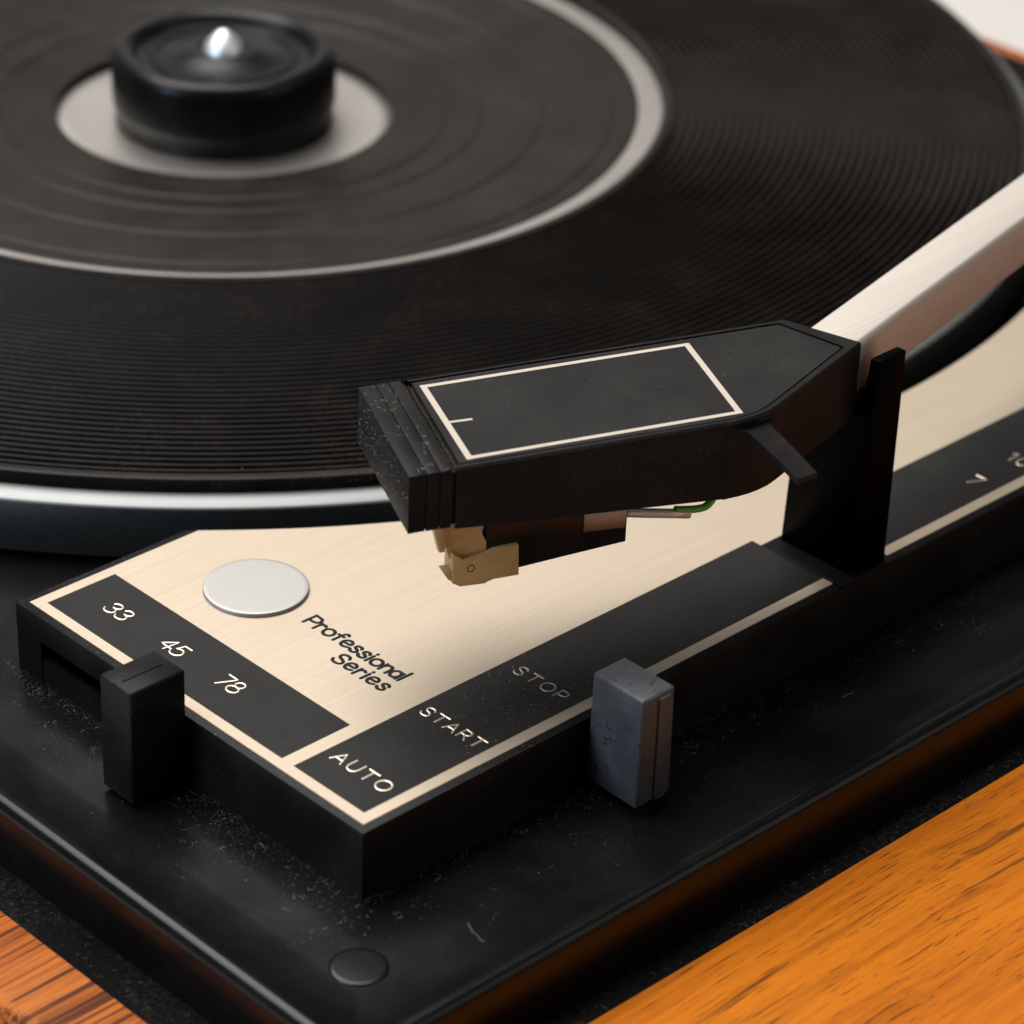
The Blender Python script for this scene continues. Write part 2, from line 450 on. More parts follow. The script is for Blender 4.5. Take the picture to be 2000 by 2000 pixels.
# plinth: black carcass with a ledge round the deck, four veneered rails
plinth = prism('plinth', rect(-27.6, -27.6, 271, 333), BASE_Z + 4, -18.1, 'ledge', tt, 0.3)
def rail(x0, y0, x1, y1, m, label):
    o = prism('wooden_rail', rect(x0, y0, x1, y1), BASE_Z, -17.9, m, plinth, 1.6, 4)
    o['label'] = label
    return o
def rail_round(x0, y0, x1, y1, m, label, inner):
    """rail whose inner top edge is crisp and outer top edge is rounded"""
    bm = bmesh.new()
    v = {}
    for k, (x, y) in enumerate(rect(x0, y0, x1, y1)):
        v[k] = bm.verts.new((x, y, BASE_Z)); v[k + 4] = bm.verts.new((x, y, -17.9))
    bm.faces.new([v[i] for i in (3, 2, 1, 0)]); bm.faces.new([v[i] for i in (4, 5, 6, 7)])
    for i in range(4): bm.faces.new((v[i], v[(i + 1) % 4], v[(i + 1) % 4 + 4], v[i + 4]))
    es = []
    for e in bm.edges:
        if all(q.co.z > -18 for q in e.verts):
            mx = (e.verts[0].co + e.verts[1].co) / 2
            if inner == 'x1' and abs(mx.x - x0) < 1e-4: es.append((e, 1.8))
            if inner == 'x0' and abs(mx.x - x1) < 1e-4: es.append((e, 1.8))
            if inner == 'y1' and abs(mx.y - y0) < 1e-4: es.append((e, 1.8))
            if inner == 'y0' and abs(mx.y - y1) < 1e-4: es.append((e, 1.8))
    bmesh.ops.bevel(bm, geom=[e for e, _ in es], offset=1.8, segments=5, profile=0.5, affect='EDGES')
    rest = [e for e in bm.edges if e.is_valid and all(q.co.z > -18 for q in e.verts) and e.calc_length() > 5]
    bmesh.ops.bevel(bm, geom=rest, offset=0.25, segments=2, profile=0.5, affect='EDGES')
    o = bm_obj('wooden_rail', bm, m, plinth, 40)
    o['label'] = label
rail_round(-38.2, -27.35, -27.4, 333, 'wood_side', 'narrow rail with dark streaks running across it', 'x1')
rail_round(-38.2, -84, 283.8, -27.4, 'wood_front', 'wide golden orange rail in front of the levers', 'y1')
rail_round(271.1, -27.35, 283.8, 333, 'wood_side', 'orange rail beyond the platter', 'x0')
rail_round(-38.2, 333.1, 283.8, 345, 'wood_front', 'rail along the back', 'y0')

# ------------------------------------------------------------------ deck plate (pressed steel)
DX0, DY0, DX1, DY1, DR, DZ = -21.9, -23.0, 262.0, 327.0, 6.5, -9.9
def frac_line(a, b, dense):
    L = abs(b - a)
    out = []
    s = 0.0
    while s < L:
        out.append(s)
        s += 0.8 if s < dense else 6.0
    return [q / L for q in out]
def rr_ring(d):
    x0, y0, x1, y1 = DX0 + d, DY0 + d, DX1 - d, DY1 - d
    r = max(DR - d, 0.35)
    pts = []
    # start at the front-left corner's end on the front edge, walk +X
    for f in frac_line(DX0, DX1, 60): pts.append((x0 + r + f * (x1 - x0 - 2 * r), y0))
    for k in range(10):
        a = -math.pi / 2 + k / 10 * math.pi / 2; pts.append((x1 - r + r * math.cos(a), y0 + r + r * math.sin(a)))
    for k in range(30): pts.append((x1, y0 + r + k / 30 * (y1 - y0 - 2 * r)))
    for k in range(10):
        a = k / 10 * math.pi / 2; pts.append((x1 - r + r * math.cos(a), y1 - r + r * math.sin(a)))
    for k in range(30): pts.append((x1 - r - k / 30 * (x1 - x0 - 2 * r), y1))
    for k in range(10):
        a = math.pi / 2 + k / 10 * math.pi / 2; pts.append((x0 + r + r * math.cos(a), y1 - r + r * math.sin(a)))
    for f in reversed(frac_line(DY0, DY1, 60)): pts.append((x0, y0 + r + f * (y1 - y0 - 2 * r)))
    for k in range(1, 24):
        a = math.pi + k / 24 * math.pi / 2; pts.append((x0 + r + r * math.cos(a), y0 + r + r * math.sin(a)))
    return pts
def sstep(e0, e1, x):
    t = max(0.0, min(1.0, (x - e0) / (e1 - e0))); return t * t * (3 - 2 * t)
def deck_dz(x, y):
    z = 0.0
    d = math.hypot(x - 19.0, y + 9.2)
    z += -0.25 * (1 - sstep(2.5, 6.4, d))
    z += 0.05 * mnoise.noise(Vector((x * 0.05, y * 0.05, 3)))
    return z
prof = [(0.0, -8.15), (0.0, -6.0), (0.0, -3.0), (0.0, -0.6), (0.06, -0.15), (0.22, 0.3), (0.5, 0.68), (0.9, 0.92), (1.35, 1.0), (1.8, 0.95), (2.3, 0.82), (2.9, 0.66),
        (3.6, 0.50), (4.4, 0.36), (5.3, 0.24), (6.3, 0.14), (7.4, 0.06), (8.5, 0.02)]
d_ = 9.0
while d_ < 26:
    prof.append((d_, 0.0)); d_ += 0.5
verts, faces = [], []
n0 = None
for d, z in prof:
    ring = rr_ring(d); n0 = len(ring)
    for x, y in ring:
        verts.append((x, y, DZ + z + (deck_dz(x, y) if d > 3 else 0)))
for i in range(len(prof) - 1):
    for k in range(n0):
        k2 = (k + 1) % n0
        faces.append((i * n0 + k, i * n0 + k2, (i + 1) * n0 + k2, (i + 1) * n0 + k))
faces.append(tuple((len(prof) - 1) * n0 + k for k in range(n0)))
deck = mesh_obj('deck_plate', verts, faces, 'deck', tt, True)

lathe('rubber_bumper', [(0, 0.2), (2.9, 0.2), (3.3, 0.17), (3.44, 0.08), (3.5, -0.3)], 'deck', deck, 64, (-9.4, -10.0), 50).location = (0, 0, DZ * MM)

# ------------------------------------------------------------------ control panel
PCX, PCY = 123.405, 175.305
LB = 63.95
RC = 147.0
def panel_outline(e, ea, right):
    """e = outset of the straight edges, ea = change of the arc radius"""
    yb = LB + e
    r = RC - ea
    a0 = math.atan2(yb - PCY, -math.sqrt(r * r - (yb - PCY) ** 2))
    a1 = math.atan2(yb - PCY, math.sqrt(r * r - (yb - PCY) ** 2))
    arc = []
    if a0 > 0: a0 -= 2 * math.pi
    for k in range(73):
        a = a1 + (a0 - a1) * k / 72
        arc.append((PCX + r * math.cos(a), PCY + r * math.sin(a)))
    return [(-e, -e), (right + e, -e), (right + e, yb)] + arc + [(-e, yb)]
panel = prism('control_panel', panel_outline(1.25, 0.25, 248), -3.7, -0.06, 'plastic', tt, 0.28, 2, True)
# lower walls, notched where the two levers come out
lo = panel_outline(1.21, 0.0, 248)
left_notch = [(-1.21, 60.2), (5, 60.2), (5, 31.4), (-1.21, 31.4)]
front_notch = [(34, -1.21), (34, 5), (43, 5), (43, -1.21)]
poly = [lo[0]] + front_notch + lo[1:] + left_notch
prism('panel_skirt', poly, -10.3, -3.5, 'plastic', panel)
prism('slot_sill', rect(-1.1, 31.2, -0.1, 60.3), -10.3, -6.4, 'plastic', panel)
prism('brushed_plate', panel_outline(0, 0, 246.8), -0.9, 0.0, 'champagne', panel, 0.05, 1, True)
prism('speed_field', rect(1.55, 16.37, 12.32, 62.25), -0.2, 0.03, 'print', panel)
prism('control_field', rect(1.58, 1.71, 81.52, 14.25), -0.2, 0.03, 'print', panel)
prism('control_field', rect(92.5, 1.71, 246, 14.25), -0.2, 0.03, 'print', panel)
lathe('round_cap', [(0, 0.55), (3, 0.55), (6.2, 0.545), (6.62, 0.54), (6.78, 0.50), (6.84, 0.42), (6.86, 0.2), (6.8, -0.1)], 'cap', panel, 128, (23.7, 47.6), 30)
lettering('numeral', '33', 5.95, 2.3, 56.75, 52.85, 0.32, 'silver_print', panel, slant=0.12)
lettering('numeral', '45', 5.95, 2.4, 45.6, 41.75, 0.32, 'silver_print', panel, slant=0.12)
lettering('numeral', '78', 5.9, 2.5, 34.4, 30.75, 0.32, 'silver_print', panel, slant=0.05)
lettering('auto_lettering', 'AUTO', 5.92, 2.0, 12.65, 3.25, 0.30, 'silver_print', panel)
lettering('start_lettering', 'START', 20.42, 1.85, 12.95, 2.75, 0.29, 'silver_print', panel)
lettering('stop_lettering', 'STOP', 35.25, 1.85, 12.1, 3.65, 0.26, 'dim_print', panel)
lettering('numeral', '7', 115.9, 2.6, 6.0, 4.25, 0.30, 'silver_print', panel)
lettering('numeral', '10', 125.3, 2.4, 6.4, 3.3, 0.30, 'silver_print', panel)
lettering('script_lettering', 'Professional', 23.22, 2.2, 37.75, 19.85, 0.54, 'black_print', panel, z=0.0, height=0.045, jit=0.03, slant=0.02)
lettering('script_lettering', 'Series', 20.1, 2.2, 28.85, 19.45, 0.54, 'black_print', panel, z=0.0, height=0.045, jit=0.03, slant=0.02)

# ------------------------------------------------------------------ platter
C2 = (PCX, PCY)
platter = lathe('platter', [(0, -4.6), (135, -4.6), (138.3, -1.6), (139.92, -1.15), (140.0, -1.5), (140.0, -8.3), (139.8, -8.7), (138.6, -8.7), (138.4, -6.0), (20, -6.5), (0, -6.5)], 'side', tt, 512, C2, 30)
platter['label'] = 'dark metal platter skirt'
lathe('rim', [(136.0, -1.0), (136.2, 0.05), (137.2, 0.05), (138.6, -0.25), (139.7, -0.66), (140.02, -0.86), (140.06, -1.05), (139.5, -1.3)], 'rim', platter, 512, C2, 50)
lathe('trim_ring', [(70.0, -0.6), (70.3, 0.25), (75.5, 0.42), (75.6, -0.6)], 'disc', platter, 512, C2)
lathe('centre_disc', [(0, -4.35), (20, -4.35), (26.5, -4.3), (29.0, -4.1), (29.4, -4.6)], 'disc', platter, 256, C2, 60)
p = [(74.95, 0.3), (74.95, 1.75), (75.15, 1.95), (75.6, 2.0), (76.5, 2.0)]
r = 134.9 - 38 * 1.535
while r < 134.0:
    p += [(r + 0.22 + q, zz) for q, zz in ((-0.34, 0.85), (0.36, 0.88), (0.40, 1.40), (0.47, 1.72), (0.58, 1.92), (0.70, 1.98), (0.83, 1.95), (0.94, 1.82), (1.02, 1.56), (1.07, 1.1))]
    r += 1.535
p += [(134.75, 0.92), (135.1, 0.95), (135.16, 1.6), (135.35, 1.95), (135.6, 2.0), (136.6, 2.0), (136.9, 1.92), (137.02, 1.7), (137.2, 0.6), (137.2, -0.1), (135.8, -0.1)]
lathe('grooved_mat', p, 'rubber', platter, 640, C2, 50)
p = [(28.6, -4.3), (28.6, -3.0), (28.8, -2.75), (29.3, -2.66)]
r = 30.5
while r < 70:
    base = -2.62 + 3.0 * sstep(26, 70, r) * 0.35 + 3.0 * 0.65 * (r - 28.6) / 41.6
    deep = 0.20 if int(r) in (38, 44, 54, 61, 66) else 0.05
    p += [(r, base), (r + 0.3, base - deep), (r + 0.8, base - deep), (r + 1.1, base + 0.03)]
    r += 1.5
p += [(70.5, 0.40), (70.85, 0.33), (70.95, -0.1)]
lathe('label_mat', p, 'rubber', platter, 384, C2, 40)
# spindle
lathe('spindle', [(0, 11.4), (0.6, 11.3), (1.2, 10.95), (2.2, 10.0), (2.9, 9.1), (3.3, 8.4), (3.5, 7.5), (3.5, 4.0), (3.4, -4.0)], 'chrome', tt, 64, C2, 60)

# adapter lying on the platter centre
def hexmod(a, r, z):
    if r > 15 and z > 5: return 1 - 0.018 * (0.5 + 0.5 * math.cos(6 * (a - math.radians(45))))
    return 1
ad = lathe('record_adapter', [(4.2, -4.28), (18.3, -4.28), (18.6, -4.0), (18.6, -1.6), (18.9, -1.2), (19.1, 0), (19.1, 5.5), (19.0, 6.9), (18.6, 7.8), (17.9, 8.35), (17.1, 8.5), (16.3, 8.3), (15.6, 7.7), (15.2, 7.2), (14.9, 6.8),
      (12.6, 6.75), (12.3, 7.1), (11.7, 7.1), (11.4, 6.8), (9.0, 6.9), (6.4, 7.8), (5.4, 8.15), (4.4, 8.2), (3.9, 8.0), (3.8, 5.4), (4.0, 0), (4.2, -4.28)], 'hub', None, 128, C2, 45, rmod=hexmod)
ad['label'] = 'round black single adapter around the silver spindle at the platter centre'
ad['category'] = 'record adapter'

# ------------------------------------------------------------------ levers
lv = prism('speed_lever', rect(-9.75, 30.6, -1.4, 36.6), -9.3, 6.7, 'plastic', tt, 0.35, 3)
lv['label'] = 'black upright speed lever beside the 45 mark'
bm = bmesh.new()
add_prism(bm, rect(-8.7, 33.3, -2.6, 33.65), 6.5, 6.82, 0.08, 1)
bm_obj('ridge', bm, 'plastic', lv, 35)
prism('lever_arm', rect(-1.7, 32.2, 4.9, 35.2), -7.2, -4.8, 'plastic', lv, 0.2)
st = prism('start_lever', [(35.25, -10.2), (40.85, -10.1), (40.85, -1.5), (35.4, -1.5)], -8.9, 6.6, 'scuffed', tt, 0.4, 3)
st['label'] = 'scuffed grey start lever'
for v in st.data.vertices:          # the block widens a little towards its foot
    k = max(0.0, (6.6 - v.co.z / MM) / 15.5)
    v.co.x += (v.co.x - 0.0381) * 0.10 * k
    v.co.y += (v.co.y + 0.0102) * 0.02 * k
prism('ridge', [(38.0, -9.2), (38.35, -9.2), (38.35, -2.4), (38.0, -2.4)], 6.4, 6.72, 'scuffed', st, 0.1, 1)
prism('ridge', rect(37.9, -10.42, 39.9, -10.05), -8.8, 6.0, 'scuffed', st, 0.15, 2)
prism('lever_arm', rect(36.9, -1.55, 40.2, 4.95), -9.2, -8.0, 'plastic', st, 0.2)

# ------------------------------------------------------------------ arm rest
rest = None
bm = bmesh.new()
prof_yz = [(-0.35, -0.4), (12.0, -0.4), (11.9, 27.6), (10.9, 27.9), (10.75, 24.4), (2.3, 24.0), (1.35, 26.2), (1.25, 31.0), (-0.3, 31.0)]
va, vb = [], []
for y, z in prof_yz:
    x0 = 84.6 + (z + 0.4) / 31.4 * 1.65
    va.append(bm.verts.new((x0, y, z))); vb.append(bm.verts.new((91.5 - 0.0 * z, y, z)))
n = len(va)
bm.faces.new(va); bm.faces.new(vb[::-1])
for i in range(n):
    j = (i + 1) % n
    bm.faces.new((va[i], va[j], vb[j], vb[i]))
bmesh.ops.bevel(bm, geom=bm.edges[:], offset=0.22, segments=2, profile=0.5, affect='EDGES')
rest = bm_obj('arm_rest', bm, 'post', tt, 35)
rest['label'] = 'tall glossy black arm rest post'
prism('rest_base', rect(81.9, -1.32, 92.4, 12.3), -0.5, 0.10, 'plastic', rest, 0.08, 1)
fr = bmesh.new()
for x0, y0, x1, y1 in ((81.56, -1.3, 81.86, 12.65), (81.9, 12.35, 92.4, 12.65)):
    add_prism(fr, rect(x0, y0, x1, y1), -0.3, 0.05)
bm_obj('base_surround', fr, 'hub', rest)

# ------------------------------------------------------------------ tonearm and headshell
TH = math.radians(-21.6)
ax = Vector((math.cos(TH), math.sin(TH))); vx = Vector((-ax.y, ax.x))
FN = Vector((18.83, 13.9))
def L2(s, wv): q = FN + ax * s + vx * wv; return (q.x, q.y)
def L3(s, wv, z): q = L2(s, wv); return (q[0], q[1], z)
AD = math.radians(12.0); aa = Vector((math.cos(AD), math.sin(AD))); av = Vector((-aa.y, aa.x)); PA = Vector((85.73, 2.59))
ARM_L = 158.0
bm = bmesh.new()
arm_poly = []
sec = [(0, 25.1), (7.35, 25.1), (7.35, 32.95), (0.0, 32.95)]
ra, rb = [], []
for t_, z in sec:
    q0 = PA - aa * 0.6 + av * (t_ + 0.05); q1 = PA + aa * ARM_L + av * (t_ + 0.05)
    ra.append(bm.verts.new((q0.x, q0.y, z))); rb.append(bm.verts.new((q1.x, q1.y, z)))
bm.faces.new(ra); bm.faces.new(rb[::-1])
longe = []
for i in range(4):
    f = bm.faces.new((ra[i], ra[(i + 1) % 4], rb[(i + 1) % 4], rb[i]))
    for e in f.edges:
        if e.calc_length() > 50: longe.append(e)
bmesh.ops.bevel(bm, geom=list(set(longe)), offset=0.75, segments=4, profile=0.5, affect='EDGES')
arm = bm_obj('tonearm', bm, 'arm', tt, 50)
arm['label'] = 'square section silver tonearm'
# pivot housing (beyond the picture)
pv = PA + aa * 152 + av * 3.7
lathe('pivot_housing', [(0, 38), (11, 38), (12, 37), (12, 22), (9, 21), (9, 0), (14, -0.5), (14, -9.8)], 'plastic', arm, 64, (pv.x, pv.y), 35)

outl = [(5.95, 0), (41.0, 0), (41.05, -0.14), (43.2, 0.08), (44.9, 0.40), (46.4, 0.86), (47.9, 1.5), (49.2, 2.3), (66.4, 14.1), (60.0, 22.8), (7.9, 22.75)]
bz = []
for s, wv in outl:
    bz.append(25.3 - 2.95 * min(1, max(0, s / 41.5)) - 0.25 * max(0, (s - 42)) / 24)
shell = prism('headshell', [L2(*q) for q in outl], bz, 32.25, 'shell', arm)
shell['label'] = 'matt black headshell with a silver outlined label'
# raised border round the label recess
inner = [(6.35, 0.95), (41.0, 0.72), (41.6, 0.74), (43.0, 0.86), (44.5, 1.16), (45.9, 1.58), (47.2, 2.16), (48.5, 2.95), (63.7, 13.5), (58.7, 22.15), (8.3, 22.15)]
no = len(outl)
verts = [L3(s, wv, 32.2) for s, wv in outl] + [L3(s, wv, 32.72) for s, wv in outl]
# soft outer edge: a small chamfer ring
def inset(a, b, t): return tuple(a[k] + (b[k] - a[k]) * t for k in range(2))
ch = [inset(o_, i_, min(0.45, 0.28 / max(0.3, math.dist(o_, i_)))) for o_, i_ in zip(outl, inner)]
verts += [L3(s, wv, 33.0) for s, wv in ch] + [L3(s, wv, 33.0) for s, wv in inner] + [L3(s, wv, 32.2) for s, wv in inner]
faces = []
for lev in range(4):
    for i in range(no):
        j = (i + 1) % no
        if lev >= 1 and i == no - 1: continue          # open towards the end cap (slot)
        faces.append((lev * no + i, lev * no + j, (lev + 1) * no + j, (lev + 1) * no + i))
bord = mesh_obj('shell_border', verts, faces, 'shell', arm)
plate_o = [(6.75, 1.25), (41.0, 1.0), (43.0, 1.12), (44.5, 1.42), (45.9, 1.84), (47.1, 2.4), (48.3, 3.15), (63.3, 13.5), (58.55, 21.85), (8.55, 21.85)]
prism('label_plate', [L2(*q) for q in plate_o], 32.1, 32.93, 'plate', arm, 0.06, 1, True)
def linebox(bm, p0, p1, wd, z0, z1, ext=0.0):
    a = Vector(p0); b = Vector(p1); t = (b - a).normalized(); nrm = Vector((-t.y, t.x)) * wd / 2
    a = a - t * ext; b = b + t * ext
    add_prism(bm, [L2(*(a - nrm)), L2(*(b - nrm)), L2(*(b + nrm)), L2(*(a + nrm))], z0, z1)
f1, f2, f3, f4 = (9.55, 20.45), (8.35, 2.15), (43.55, 2.15), (45.0, 20.45)
bm = bmesh.new()
linebox(bm, f1, f2, 0.78, 32.9, 32.962, 0.39)
linebox(bm, (8.74, 2.15), (43.2, 2.15), 0.66, 32.9, 32.960)
linebox(bm, f3, f4, 0.78, 32.9, 32.963, 0.33)
linebox(bm, (9.94, 20.45), (44.65, 20.45), 0.66, 32.9, 32.961)
linebox(bm, (9.3, 11.0), (12.2, 10.85), 0.45, 32.9, 32.959)
bm_obj('label_outline', bm, 'cream_print', arm)
# ribbed end cap in front of the label
def caps(s0, s1, z1, ins):
    k = 1.95 / 22.75
    return [L2(s0, ins), L2(s1, ins), L2(s1 + k * 22.75, 22.75 - ins), L2(s0 + k * 22.75, 22.75 - ins)]
bm = bmesh.new()
for s0, s1, z1, z0, ins in ((0.0, 2.12, 33.0, 25.3, 0), (2.0, 2.36, 32.75, 25.6, 0.25), (2.27, 3.84, 33.0, 25.25, 0), (3.7, 4.06, 32.75, 25.5, 0.25), (3.99, 5.42, 33.0, 25.2, 0), (5.3, 6.0, 32.4, 25.4, 0.35)):
    sub = bmesh.new()
    add_prism(sub, caps(s0, s1, z1, ins), z0, z1, 0.05 if ins == 0 else 0, 2)
    tmp = bpy.data.meshes.new('t'); sub.to_mesh(tmp); sub.free(); bm.from_mesh(tmp); bpy.data.meshes.remove(tmp)
cap_o = bm_obj('end_cap', bm, 'shell', arm, 35)
# finger lift
top = [(57.3, -0.9, 32.1), (59.05, -2.76, 31.6), (58.16, -7.74, 30.9), (57.2, -12.5, 30.05), (60.3, -12.9, 30.0), (62.0, -6.0, 31.1), (62.6, -2.9, 31.6), (64.8, -2.0, 31.8)]
bm = bmesh.new()
tv = [bm.verts.new(q) for q in top]; bv = [bm.verts.new((q[0], q[1], q[2] - (1.6 if i in (0, 7) else 0.95 if i in (1, 6) else 0.75))) for i, q in enumerate(top)]
bm.faces.new(tv); bm.faces.new(bv[::-1])
for i in range(8): bm.faces.new((tv[i], bv[i], bv[(i + 1) % 8], tv[(i + 1) % 8]))
bmesh.ops.triangulate(bm, faces=[f for f in bm.faces if len(f.verts) > 4])
bm_obj('finger_lift', bm, 'shell', arm)
# cartridge body (local s, z outline extruded across)
def side_prism(name, outline, w0, w1, m, parent, bevel=0.12):
    bm = bmesh.new()
    A = [bm.verts.new(L3(s, w0, z)) for s, z in outline]; B = [bm.verts.new(L3(s, w1, z)) for s, z in outline]
    fa = bm.faces.new(A); fb = bm.faces.new(B[::-1])
    for i in range(len(outline)):
        j = (i + 1) % len(outline); bm.faces.new((A[i], B[i], B[j], A[j]))
    if bevel: bmesh.ops.bevel(bm, geom=bm.edges[:], offset=bevel, segments=2, profile=0.5, affect='EDGES', clamp_overlap=True)
    return bm_obj(name, bm, m, parent, 35)
side_prism('cartridge', [(12.5, 24.6), (12.5, 14.2), (16.9, 14.0), (31.2, 14.95), (31.2, 24.0)], 5.95, 14.5, 'cart', arm)
side_prism('cartridge_clip', [(25.3, 17.5), (31.0, 17.1), (31.0, 19.9), (25.3, 20.4)], 5.72, 6.1, 'clip', arm, 0.08)
# stylus holder: shaped flange on both sides, neck rising into the shell, front lips
fl_pts = [(7.95, 18.05), (8.0, 13.8), (9.0, 13.15), (12.2, 12.95), (13.4, 13.5), (16.75, 13.3), (16.55, 17.7), (13.3, 17.6), (12.1, 17.15), (9.2, 16.9)]
side_prism('stylus_holder', fl_pts, 5.35, 8.2, 'brown', arm, 0.1)
side_prism('stylus_neck', [(6.9, 25.2), (6.9, 21.0), (7.6, 17.2), (9.0, 16.0), (13.4, 16.0), (13.1, 17.8), (12.3, 18.6), (11.9, 19.8), (11.5, 21.5), (11.2, 25.2)], 6.0, 7.6, 'brown', arm, 0.15)
side_prism('stylus_lip', [(5.55, 24.8), (5.6, 21.2), (6.3, 18.3), (7.0, 18.3), (7.2, 21.0), (7.2, 24.8)], 5.6, 6.5, 'brown', arm, 0.08)
side_prism('stylus_lip', [(6.9, 15.4), (7.5, 14.3), (8.3, 13.9), (8.3, 15.4)], 5.5, 7.4, 'brown', arm, 0.08)
verts, faces = [], []
for k in range(24):
    a = 2 * math.pi * k / 24
    for rr in (0.52, 0.40):
        verts.append(L3(10.35 + rr * math.cos(a), 5.33, 15.5 + rr * math.sin(a)))
for k in range(24):
    k2 = (k + 1) % 24; faces.append((k * 2, k2 * 2, k2 * 2 + 1, k * 2 + 1))
mesh_obj('moulded_mark', verts, faces, 'cart', arm)
# lead: clear sleeve over a pin, green wire looping up into the shell
verts, faces = [], []
add_tube(verts, faces, [L3(31.0, 7, 18.6), L3(34, 7, 17.9), L3(37.0, 7, 17.3), L3(40.2, 7, 16.65)], 0.62, 12)
mesh_obj('sleeve', verts, faces, 'sleeve', arm, True)
verts, faces = [], []
add_tube(verts, faces, catmull([L3(38.2, 7, 17.6), L3(39.0, 7, 17.45), L3(41.2, 7, 17.15), L3(42.6, 7.1, 17.3), L3(43.6, 7.3, 18.4), L3(44.2, 7.6, 20.5), L3(44.2, 8, 23.5)], 6), 0.5, 10)
mesh_obj('lead_wire', verts, faces, 'green', arm, True)

# ------------------------------------------------------------------ dust
rng = random.Random(7)
dv, df, dm = [], [], []
def speck(x, y, z, r, mi):
    b = len(dv)
    e = [rng.uniform(0.6, 1.4) for _ in range(3)]
    for d in ((1, 0, 0), (-1, 0, 0), (0, 1, 0), (0, -1, 0), (0, 0, 1), (0, 0, -1)):
        dv.append((x + d[0] * r * e[0], y + d[1] * r * e[1], z + d[2] * r * 0.7 * e[2] + r * 0.35))
    for f in ((0, 2, 4), (2, 1, 4), (1, 3, 4), (3, 0, 4), (2, 0, 5), (1, 2, 5), (3, 1, 5), (0, 3, 5)):
        df.append(tuple(b + k for k in f)); dm.append(mi)
def fibre(x, y, z, L, r, mi, up=0.12):
    n = rng.randint(4, 7)
    a = rng.uniform(0, 2 * math.pi); curl = rng.uniform(-1.1, 1.1)
    pts = [(x, y, z + r)]
    for k in range(n):
        a += curl * rng.uniform(0.3, 1.2)
        pts.append((pts[-1][0] + math.cos(a) * L / n, pts[-1][1] + math.sin(a) * L / n, z + r + rng.uniform(0, up)))
    b = len(df); add_tube(dv, df, pts, r, 3, True); dm.extend([mi] * (len(df) - b))
def pick(): return rng.choices((0, 1, 2), (0.30, 0.28, 0.42))[0]
def deckz(x, y): return DZ + deck_dz(x, y) + 0.01
def size(): return 0.022 + 0.045 * rng.random() ** 4
# deck in front of the panel: thick by the wall, thinning towards the edge
for _ in range(2300):
    x = rng.uniform(-16, 175); d = min(15.5, rng.expovariate(1 / 4.0)); y = -1.6 - d
    if 84 < x < 92 and y > -2: continue
    if rng.random() < 0.25 + 0.75 * max(0, mnoise.noise(Vector((x * 0.09, y * 0.16, 1))) + 0.35):
        (speck(x, y, deckz(x, y), size(), pick()) if rng.random() < 0.88 else fibre(x, y, deckz(x, y), rng.uniform(0.3, 1.3), 0.008, pick(), 0.2))
for _ in range(2000):
    y = rng.uniform(-4, 72); d = min(14, rng.expovariate(1 / 4.0)); x = -1.6 - d
    if rng.random() < 0.2 + 0.8 * max(0, mnoise.noise(Vector((x * 0.12, y * 0.08, 5))) + 0.4):
        (speck(x, y, deckz(x, y), size(), pick()) if rng.random() < 0.87 else fibre(x, y, deckz(x, y), rng.uniform(0.3, 1.4), 0.008, pick(), 0.25))
# thick lint against the panel's foot
for _ in range(260):
    if rng.random() < 0.55: y = rng.uniform(-2, 64); x = -1.35 - abs(rng.gauss(0, 0.6))
    else: x = rng.uniform(-2, 60); y = -1.35 - abs(rng.gauss(0, 0.6))
    fibre(x, y, deckz(x, y) + rng.uniform(0, 0.35), rng.uniform(0.5, 1.8), 0.009, rng.choice((1, 1, 2, 2)), 0.5)
# loose clumps and a few long hairs
for _ in range(46):
    if rng.random() < 0.5: cx, cy = -1.6 - rng.expovariate(1 / 3.5), rng.uniform(0, 66)
    else: cx, cy = rng.uniform(0, 110), -1.6 - rng.expovariate(1 / 3.5)
    if cx < -14 or cy < -15: continue
    sp = rng.uniform(0.3, 1.3)
    for _ in range(rng.randint(8, 34)):
        x, y = rng.gauss(cx, sp), rng.gauss(cy, sp)
        if x > -1.4 and y > -1.4: continue
        if x < -15 or y < -16: continue
        (speck(x, y, deckz(x, y), size(), rng.choice((1, 1, 2, 2, 0))) if rng.random() < 0.8 else fibre(x, y, deckz(x, y), rng.uniform(0.3, 1.1), 0.007, rng.choice((1, 2)), 0.35))
for _ in range(11):
    if rng.random() < 0.5: x, y = rng.uniform(-14, -3), rng.uniform(-8, 60)
    else: x, y = rng.uniform(0, 110), rng.uniform(-16, -4)
    fibre(x, y, deckz(x, y), rng.uniform(2.0, 4.5), 0.010, rng.choice((0, 1, 2)), 0.5)
# panel print and plate
for _ in range(420):
    x = rng.gauss(31, 6.5); y = rng.uniform(1.9, 14.1)
    if x < 2 or x > 80: continue
    (speck(x, y, 0.035, size(), rng.choice((0, 0, 2))) if rng.random() < 0.7 else fibre(x, y, 0.035, rng.uniform(0.25, 0.9), 0.010, 2, 0.08))
for _ in range(240):
    x = rng.uniform(2, 79); y = rng.uniform(1.9, 14.1)
    (speck(x, y, 0.035, size() * 0.9, 2) if rng.random() < 0.7 else fibre(x, y, 0.035, rng.uniform(0.3, 1.2), 0.010, 2, 0.08))
for _ in range(200):
    x = rng.uniform(1.8, 12.2); y = rng.uniform(17, 62)
    (speck(x, y, 0.035, size() * 0.9, rng.choice((0, 2, 2))) if rng.random() < 0.65 else fibre(x, y, 0.035, rng.uniform(0.3, 1.4), 0.010, 2, 0.08))
for _ in range(190):
    x = rng.uniform(1, 80); y = rng.uniform(15, 60)
    if math.hypot(x - PCX, y - PCY) > RC + 1: speck(x, y, 0.005, size(), rng.choice((0, 1, 2)))
